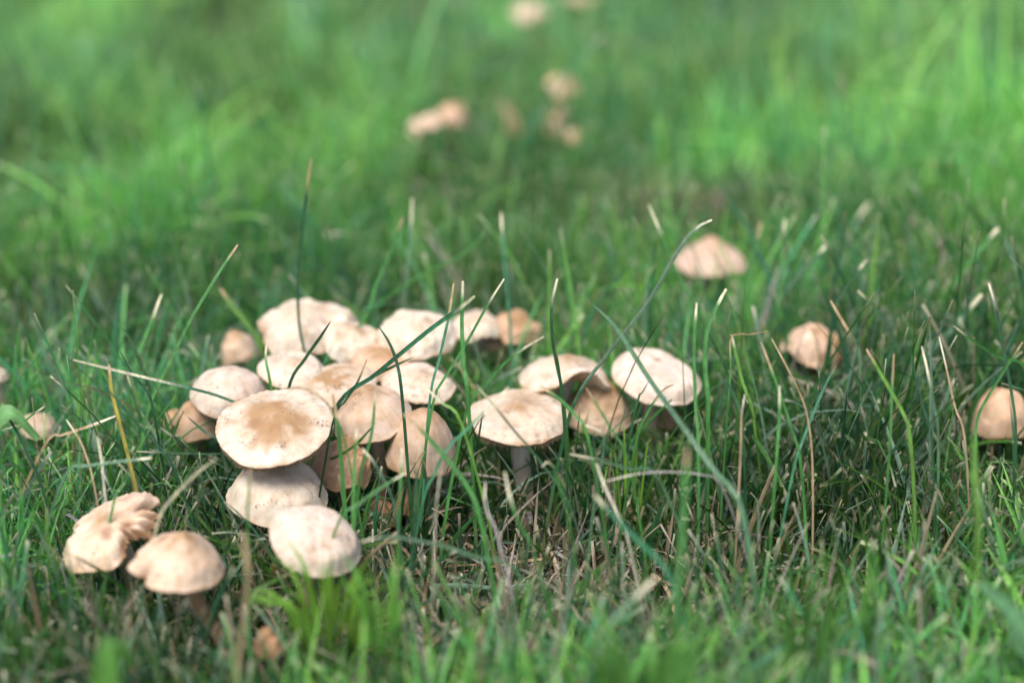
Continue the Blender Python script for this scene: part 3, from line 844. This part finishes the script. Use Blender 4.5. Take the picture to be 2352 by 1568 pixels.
B('fine green blade slanting down left from the empty space over the clump', [(1158, 640), (1120, 700), (1070, 790), (1020, 870), (995, 925)], .385, 8, 'green', 'pale', .09)
B('stout vertical stem with a square pale tip between the two clumps', [(1063, 645), (1061, 750), (1066, 850), (1074, 905)], .38, 12, 'green', 'pale', .04)
B('dark thin blade with a tan point leaning right above the cream brown cap', [(843, 825), (820, 880), (792, 922), (766, 965)], .375, 8, 'dark', 'tan', .06)
B('upright blade with a pale tip in front of the cream brown cap', [(862, 895), (858, 960), (850, 1012), (826, 1100)], .358, 10, 'green', 'pale', .05)
B('thin brownish blade arching over the right side of the largest cap', [(640, 894), (700, 891), (748, 922), (775, 972), (792, 1012)], .357, 6, 'green', 'tan', .2, d2=.36)
B('short stub with a brown tip at the right rim of the largest cap', [(764, 905), (772, 950), (779, 1005)], .366, 12, 'green', 'tan', .10)
B('long curved blurred blade bending right behind the clump', [(1115, 505), (1105, 545), (1050, 590), (980, 625), (920, 662), (860, 715)], .47, 9, 'green', None)
B('blurred blade leaning right over the dip of the back row', [(925, 500), (900, 570), (865, 650), (843, 720), (790, 812)], .46, 11, 'green', 'tan', .05, d2=.445)
B('blurred upright stem with a whitish tip above the back row', [(947, 455), (943, 540), (936, 620), (925, 740)], .475, 9, 'sage', 'pale', .12)
B('tall blurred stem with a white tip above the gap of the clumps', [(1151, 487), (1155, 560), (1162, 640), (1172, 760)], .46, 9, 'blue', 'white', .09)
B('curved blade with a frayed pale tip left of the wide arching cap', [(1250, 772), (1210, 795), (1165, 828), (1114, 882), (1072, 945)], .372, 10, 'green', 'pale', .10)
B('upright stem with a pale joint in front of the wide arching cap', [(1280, 640), (1267, 700), (1269, 780), (1283, 860), (1291, 905)], .375, 12, 'dark', 'pale', .07)
B('slim blade crossing the speckled front cap from upper left to lower right', [(1093, 883), (1135, 931), (1180, 987), (1219, 1032), (1254, 1077), (1306, 1154)], .352, 8, 'sage', 'pale', .12, d2=.36)
B('slim blade crossing the speckled front cap from its middle to lower left', [(1169, 890), (1131, 927), (1079, 979), (1026, 1032), (995, 1094), (974, 1140)], .352, 9, 'blue', 'pale', .15, d2=.36)
B('green blade curving down over the right rim of the speckled front cap', [(1239, 885), (1287, 917), (1322, 955), (1350, 1003)], .358, 10, 'green', 'tan', .05)
B('very long dark stem crossing diagonally between the caps of the right clump', [(1635, 505), (1590, 530), (1545, 597), (1484, 700), (1394, 815), (1317, 930)], .39, 12, 'dark', 'pale', .05, d2=.385)
B('long pale green blade falling from above the right clump to the lower right', [(1360, 698), (1410, 745), (1450, 805), (1490, 868), (1530, 925), (1575, 988), (1640, 1080), (1700, 1160)], .382, 15, 'sage', None, d2=.335)
B('speckled stem with a bare white tip high over the right clump', [(1490, 470), (1528, 560), (1562, 640), (1590, 700)], .45, 9, 'green', 'white', .12)
B('straight vertical blade at the right side of the whitish flat cap', [(1600, 695), (1594, 800), (1598, 930), (1604, 1015)], .372, 10, 'green', 'pale', .06)
B('broad folded blade with a bright joint right of the vertical blade', [(1668, 663), (1642, 712), (1622, 770), (1620, 850), (1626, 930)], .38, 13, 'green', 'white', .05)
B('bright green blade hanging under a small bent stem right of the clump', [(1680, 768), (1692, 820), (1706, 880), (1728, 945)], .40, 13, 'bright', 'pale', .04)
B('small side leaf lying level on the bent stem', [(1762, 760), (1720, 768), (1680, 772), (1678, 850), (1672, 930)], .39, 7, 'green', 'tan', .20)
B('green blade with a brown tip left of the curved straw stem', [(1748, 785), (1786, 887), (1823, 997), (1839, 1062)], .37, 9, 'green', 'tan', .10)
B('thin curved straw coloured stem in front of the orange tan cap', [(1772, 777), (1803, 834), (1839, 907), (1856, 964), (1866, 1062)], .37, 5.5, 'tan', 'tan', .1)
B('dark straight blade leaning right beside the curved straw stem', [(1921, 838), (1896, 883), (1868, 948), (1843, 1013), (1825, 1068)], .37, 8, 'blue', None)
B('short upright straw stem with a frayed end', [(1711, 905), (1703, 956), (1701, 1037)], .36, 6, 'tan', 'pale', .05)
B('vertical stem with a pale joint and tip between straw stems', [(1790, 885), (1790, 956), (1783, 1062)], .36, 9, 'green', 'white', .06)
B('broad green blade leaning left with a frayed tip', [(1990, 801), (2019, 850), (2047, 899), (2072, 944), (2090, 1000)], .37, 11, 'bright', 'tan', .04)
B('vertical thin blade with a tan tip crossing the broad leaning blade', [(2053, 813), (2048, 915), (2043, 1037)], .365, 8, 'green', 'tan', .10)
B('thin dark blade leaning left with a sharp point', [(2086, 789), (2104, 866), (2121, 936), (2140, 1010)], .365, 7, 'dark', None)
B('stem with a white split tip left of the leaning straw', [(2117, 795), (2130, 850), (2145, 930), (2155, 1000)], .37, 8, 'sage', 'white', .12)
B('tall dark blade leaning left near the right edge', [(2271, 650), (2288, 711), (2308, 817), (2324, 907), (2333, 1000)], .375, 9, 'dark', 'white', .07)
B('green blade bending right to the right edge with a joint', [(2349, 785), (2312, 842), (2267, 915), (2243, 968), (2240, 1050)], .37, 10, 'green', 'tan', .04)
B('thick blurred blade slanting up right with a white cut tip', [(2292, 524), (2251, 573), (2210, 626), (2170, 690)], .47, 15, 'green', 'white', .05)
B('dark ridged blade with a pale tip slanting up right', [(1990, 597), (1958, 638), (1925, 687), (1912, 736)], .44, 10, 'dark', 'white', .05)
B('blurred blade with a cream tip slanting up right beyond the single cap', [(1900, 561), (1860, 605), (1819, 654), (1800, 700)], .47, 10, 'dark', 'white', .05)
B('upright blurred blade with a pale blunt tip right of the single cap', [(1803, 503), (1794, 589), (1792, 690)], .47, 10, 'green', 'pale', .07)
B('upright blurred blade nearest to the right of the single cap', [(1748, 512), (1733, 581), (1712, 690)], .48, 10, 'green', 'tan', .07)
B('bright pointed upright blade in the blurred middle distance', [(2023, 487), (2013, 560), (2002, 656)], .47, 13, 'bright', None)
B('very blurred thick blade with a glowing pale tip', [(1998, 465), (1970, 503), (1937, 573), (1925, 640)], .55, 13, 'sage', 'white', .09)
B('thick blurred blade ending in a round white tip at the right', [(2255, 675), (2210, 728), (2170, 773), (2120, 820)], .45, 16, 'sage', 'white', .07)
B('blurred blade leaning left above the broad leaning blade', [(1970, 667), (2006, 703), (2043, 760), (2070, 820)], .43, 11, 'sage', 'white', .05)
B('blade with a white tip drooping across the orange tan cap', [(1908, 690), (1925, 720), (1955, 770), (1972, 795), (1975, 860)], .41, 10, 'sage', 'tan', .15)
B('blade bent low to the right edge of the picture', [(2190, 748), (2251, 793), (2300, 822), (2360, 852)], .40, 10, 'green', 'pale', .04)
B('straw coloured blade leaning left among green ones', [(2157, 773), (2174, 846), (2194, 936), (2215, 1000)], .375, 6, 'tan', 'pale', .1)
B('blurred blade with a pale tip leaning right at the left of the clump', [(371, 675), (342, 752), (312, 829), (300, 900)], .43, 11, 'green', 'white', .09)
B('dark blade leaning left beside the yellow stem', [(275, 805), (307, 863), (342, 905), (360, 985)], .39, 9, 'dark', None)
B('upright stem that is orange yellow near its top, left of the clump', [(250, 837), (256, 897), (273, 965), (295, 1051), (316, 1140)], .375, 11, 'yellow', 'tan', .04)
B('dark green blade sloping down right below the level bluish stem', [(239, 884), (273, 923), (320, 978), (367, 1029), (395, 1065)], .365, 9, 'dark', None)
B('short dark blade pointing up left at the edge of the tucked tan cap', [(429, 955), (465, 987), (508, 1022)], .402, 8, 'dark', None)
B('level thin stem ending at the rim of the largest cap', [(314, 1036), (384, 1039), (470, 1042), (535, 1050)], .385, 7, 'sage', 'pale', .08, d2=.405)
B('level broad blade with a torn white end at the left', [(348, 1051), (278, 1059), (200, 1070), (150, 1090)], .355, 10, 'sage', 'white', .04)
B('thin bleached upright stalk above the torn cap', [(224, 1002), (233, 1059), (239, 1119), (244, 1160)], .355, 5, 'white', 'white', .1)
B('fine blade leaning right at the left edge', [(102, 933), (64, 961), (26, 1008), (0, 1060)], .38, 7, 'green', 'pale', .04)
B('dark blade leaning left at the left edge', [(-6, 925), (34, 982), (64, 1042), (90, 1100)], .37, 8, 'dark', None)
B('blade with a whitish tip running down right to the crinkled cap', [(369, 982), (410, 1012), (461, 1059), (517, 1118)], .37, 8, 'sage', 'white', .10, d2=.40)
B('white striped blade leaning right towards the rim of the largest cap', [(497, 1053), (453, 1085), (397, 1142), (362, 1200)], .34, 9, 'sage', 'white', .35)
B('short green blade leaning right above the torn cap', [(305, 1076), (278, 1119), (262, 1150)], .355, 8, 'green', None)
B('thin crooked straw at the left', [(152, 963), (184, 1012), (205, 1068), (215, 1110)], .37, 6, 'tan', 'pale', .05)
B('blurred dry blade lying level left of the clump', [(265, 955), (205, 978), (141, 999), (110, 1010)], .40, 9, 'tan', 'pale', .1)
B('blurred green blade upright in front of the crinkled cap', [(575, 1069), (572, 1128), (569, 1190)], .335, 8, 'green', 'tan', .05)
B('pale arched blade falling to the right in the dark gap of the clump', [(832, 1029), (856, 1058), (881, 1100), (902, 1146), (911, 1190)], .35, 9, 'sage', 'white', .05)
B('thick green blade sloping across the bell shaped cap', [(926, 950), (965, 985), (1006, 1030), (1048, 1079), (1080, 1128), (1103, 1190)], .348, 14, 'green', 'tan', .08)
B('upright blade with a pale tip in the gap below the cream brown cap', [(819, 985), (816, 1041), (811, 1149)], .352, 10, 'green', 'pale', .04)
B('thin blade leaning right in front of the orange brown folded cap', [(860, 974), (818, 1020), (775, 1048), (727, 1070)], .37, 8, 'green', None, d2=.397)
B('short dark upright blade in front of the bell shaped cap', [(959, 1051), (956, 1128), (952, 1190)], .345, 10, 'dark', 'tan', .04)
B('upright blade with a bleached tip left of the bell shaped cap', [(924, 1027), (921, 1093), (917, 1165)], .35, 8, 'green', 'white', .06)
B('blade leaning right with a pale tip low in the dark gap', [(930, 1086), (877, 1118), (818, 1160), (780, 1195)], .345, 8, 'green', 'pale', .04)
B('thin bleached stalk below the bell shaped cap', [(1012, 1078), (1006, 1128), (1000, 1190)], .34, 5, 'white', 'white', .1)
B('curled dry blade standing between the clumps', [(1115, 1107), (1113, 1142), (1120, 1180), (1138, 1215)], .345, 9, 'grey', 'pale', .05)
B('short blade with a pale tip leaning left behind the bell shaped cap', [(982, 894), (1017, 926), (1059, 970)], .365, 9, 'bright', 'pale', .07)
B('bent blade with a pale tip below the whitish flat cap', [(1547, 883), (1519, 899), (1481, 959), (1462, 1010)], .372, 8, 'green', 'tan', .09)
B('short dark blade pointing up right between the tan topped and the flat cap', [(1491, 873), (1477, 899), (1460, 935)], .375, 7, 'dark', None)
B('straight thin blade in front of the tan topped cap', [(1346, 890), (1376, 938), (1407, 990), (1442, 1056)], .358, 7, 'green', 'tan', .05)
B('kinked pale blade below the tan topped cap', [(1344, 976), (1384, 995), (1384, 1049), (1369, 1119)], .352, 7, 'sage', 'pale', .06)
B('level pale tipped blade in the grass below the right clump', [(1309, 1042), (1376, 1056), (1446, 1077), (1508, 1092)], .352, 8, 'sage', 'white', .07)
B('dry greyish blade lying level below the right clump', [(1390, 1105), (1463, 1088), (1533, 1083), (1617, 1091), (1660, 1120)], .348, 5, 'grey', 'pale', .1)
B('green blade leaning left right of the right clump', [(1655, 854), (1690, 917), (1704, 980)], .37, 9, 'dark', None)
B('bleached streaked blade leaning left under the right clump', [(1369, 1063), (1390, 1119), (1418, 1179), (1440, 1230)], .345, 9, 'white', 'white', .1)
B('green blade with a bleached edge below the stem of the speckled cap', [(1159, 1084), (1173, 1147), (1198, 1214), (1225, 1262)], .335, 10, 'green', 'white', .10)
B('hooked thin blade right of the speckled cap stem', [(1244, 1072), (1256, 1060), (1272, 1075), (1288, 1130), (1308, 1200)], .348, 6, 'green', 'pale', .04)
B('long low blade arching over the straw in front', [(828, 1243), (893, 1232), (961, 1241), (1029, 1256), (1097, 1280), (1182, 1307)], .335, 8, 'sage', 'pale', .04, d2=.33)
B('broad blue green blade slanting down in the foreground right of centre', [(1366, 1137), (1423, 1198), (1471, 1246), (1539, 1327)], .325, 17, 'blue', 'pale', .04, d2=.315)
B('blurred foreground blade with a white tip slanting up right', [(1508, 1324), (1437, 1392), (1386, 1460)], .30, 16, 'sage', 'white', .08)
B('blurred broad upright blade in the foreground right of centre', [(1578, 1030), (1572, 1150), (1562, 1290), (1555, 1400)], .30, 18, 'green', 'tan', .04)
B('blurred bright upright blade in the foreground at the right', [(2236, 985), (2240, 1100), (2248, 1210)], .32, 15, 'bright', None)
B('blurred straw coloured stalk crossing the bottom left of the foreground', [(560, 1220), (568, 1320), (556, 1440), (545, 1568)], .305, 14, 'tan', 'tan', .1)

# ------------------------------------------------------------------ broad leaved weeds
def leaf_mesh(name, path, width, col, prof, fold=.18, wob=0.0, seed=0, lobes=0, stalk=False):
    n = len(path)
    T = np.gradient(path, axis=0); T /= np.linalg.norm(T, axis=1)[:, None]
    sx = np.cross(T, [0, -.6, .8]); sx /= np.linalg.norm(sx, axis=1)[:, None]
    nn = np.cross(sx, T)
    s = np.linspace(0, 1, n)
    w = width * prof(s) / 2
    if lobes: w = w * (1 - .45 * np.abs(np.sin(s * lobes * math.pi)) ** .7)
    rows = []
    for u in (-1, -.5, 0, .5, 1):
        rows.append(path + sx * (w * u)[:, None] + nn * (w * fold * abs(u) + wob * w * np.sin(s * 11 + u * 3 + seed))[:, None])
    V = np.stack(rows, 1)
    Vb = V - nn[:, None] * .0002
    I = np.arange(n * 5).reshape(n, 5)
    F = np.stack([I[:-1, :-1], I[:-1, 1:], I[1:, 1:], I[1:, :-1]], -1).reshape(-1, 4)
    F2 = F[:, ::-1] + n * 5
    C = np.repeat(np.array(col)[None], n * 5, 0).reshape(n, 5, 3).copy()
    C[:, 2] *= 1.25
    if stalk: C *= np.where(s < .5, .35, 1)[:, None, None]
    V = np.concatenate([V.reshape(-1, 3), Vb.reshape(-1, 3)]); C = np.concatenate([C.reshape(-1, 3)] * 2)
    return V, np.concatenate([F, F2]), C

def plant(name, label, cat, root, leaves):
    e = bpy.data.objects.new(name, None); COL.objects.link(e); e.location = root; e.empty_display_size = .01
    describe(e, label, cat)
    for (pts, w, col, prof, kw) in leaves:
        path = smooth_path(pts, 14 if not kw.get('lobes') else 36)
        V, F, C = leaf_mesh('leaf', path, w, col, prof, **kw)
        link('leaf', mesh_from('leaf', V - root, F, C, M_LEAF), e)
    return e

lance = lambda s: np.sin(np.clip(s * .93 + .07, 0, 1) * math.pi) ** .6
def fan(name, label, px, py, d, n, height, spread, w, col, jitter=.25, seed=1):
    r = random.Random(seed)
    root = at_depth(px, py, d); root[2] = 0.0
    top = at_depth(px, py, d)
    lv = []
    for k in range(n):
        a = spread * ((k + .5) / n * 2 - 1) + r.uniform(-.12, .12)
        b = r.uniform(-.7, .7)
        L = height * r.uniform(.6, 1.1)
        p0 = np.array([root[0] + a * .002, root[1] + b * .002, 0.0])
        h0 = top[2] * r.uniform(.75, 1.0)
        p1 = p0 + np.array([math.sin(a) * h0 * .25, b * .003, h0])
        p2 = p1 + np.array([math.sin(a) * L * .5, b * L * .3, math.cos(a) * L * .55])
        p3 = p2 + np.array([math.sin(a * 1.35) * L * .5, b * L * .3, math.cos(a * 1.35) * L * .45])
        c = np.array(col) * r.uniform(1 - jitter, 1 + jitter)
        lv.append(([p0, p1, p2, p3], w * r.uniform(.7, 1.2), c, lambda s: np.where(s < .5, .3, 1) * np.clip((1.02 - s) * 4, .1, 1), dict(seed=k, stalk=True)))
    return plant(name, label, 'weed', root, lv)

fan('weed_tuft', 'bright yellow green feathery tuft in front of the smooth whitish cap', 748, 1350, .325, 26, .012, 1.2, .0010, (.16, .31, .04), seed=3)
fan('weed_tuft', 'blurred light green tuft right of the smooth whitish cap', 880, 1380, .315, 9, .012, .45, .0012, (.12, .28, .05), seed=5)
fan('weed_tuft', 'yellow green mossy tuft behind the bent stem right of the clump', 1728, 790, .48, 16, .014, .6, .0016, (.20, .32, .05), seed=8)
fan('weed_tuft', 'light green blurred tuft at the bottom right of centre', 1480, 1530, .285, 16, .020, .7, .0018, (.13, .30, .07), seed=9)
fan('weed_tuft', 'dark green blurred tuft of upright leaves lower right of centre', 1860, 1400, .305, 9, .016, .5, .0013, (.09, .22, .05), seed=10)
fan('small_sprig', 'tiny yellow green sprig beside the tan topped cap', 1458, 985, .372, 4, .005, .5, .0008, (.16, .30, .03), seed=12)

def ground_leaf(label, a, b, w, col, d, lobes=5, rise=.008, d2=None, droop=.003):
    p0 = at_depth(a[0], a[1], d); p3 = at_depth(b[0], b[1], d2 or d)
    root = p0.copy(); root[2] = 0
    mid = (p0 + p3) / 2 + np.array([0, 0, rise])
    q0 = np.array([p0[0], p0[1], max(p0[2], .002)])
    lf = ([root, (root + q0) / 2 + np.array([0.001, 0, 0]), q0, mid, p3 - np.array([0, 0, droop])], w, col, lambda s: np.clip((s - .25) * 3, .12, 1) * np.clip((1.03 - s) * 3.2, .1, 1) ** .7, dict(lobes=lobes, wob=.12))
    return plant('broad_leaf_weed', label, 'weed', root, [lf])
ground_leaf('lobed pale green leaf at the left edge beside the blurred pale cap', (-30, 1040), (85, 985), .0085, (.16, .34, .12), .37, lobes=6)
ground_leaf('bright green blurred leaf at the bottom left edge', (240, 1600), (300, 1500), .006, (.10, .25, .05), .285, lobes=0)
ground_leaf('pale jagged leaf at the bottom right corner', (2400, 1540), (2250, 1340), .010, (.12, .27, .12), .315, lobes=3, rise=.003, droop=0)
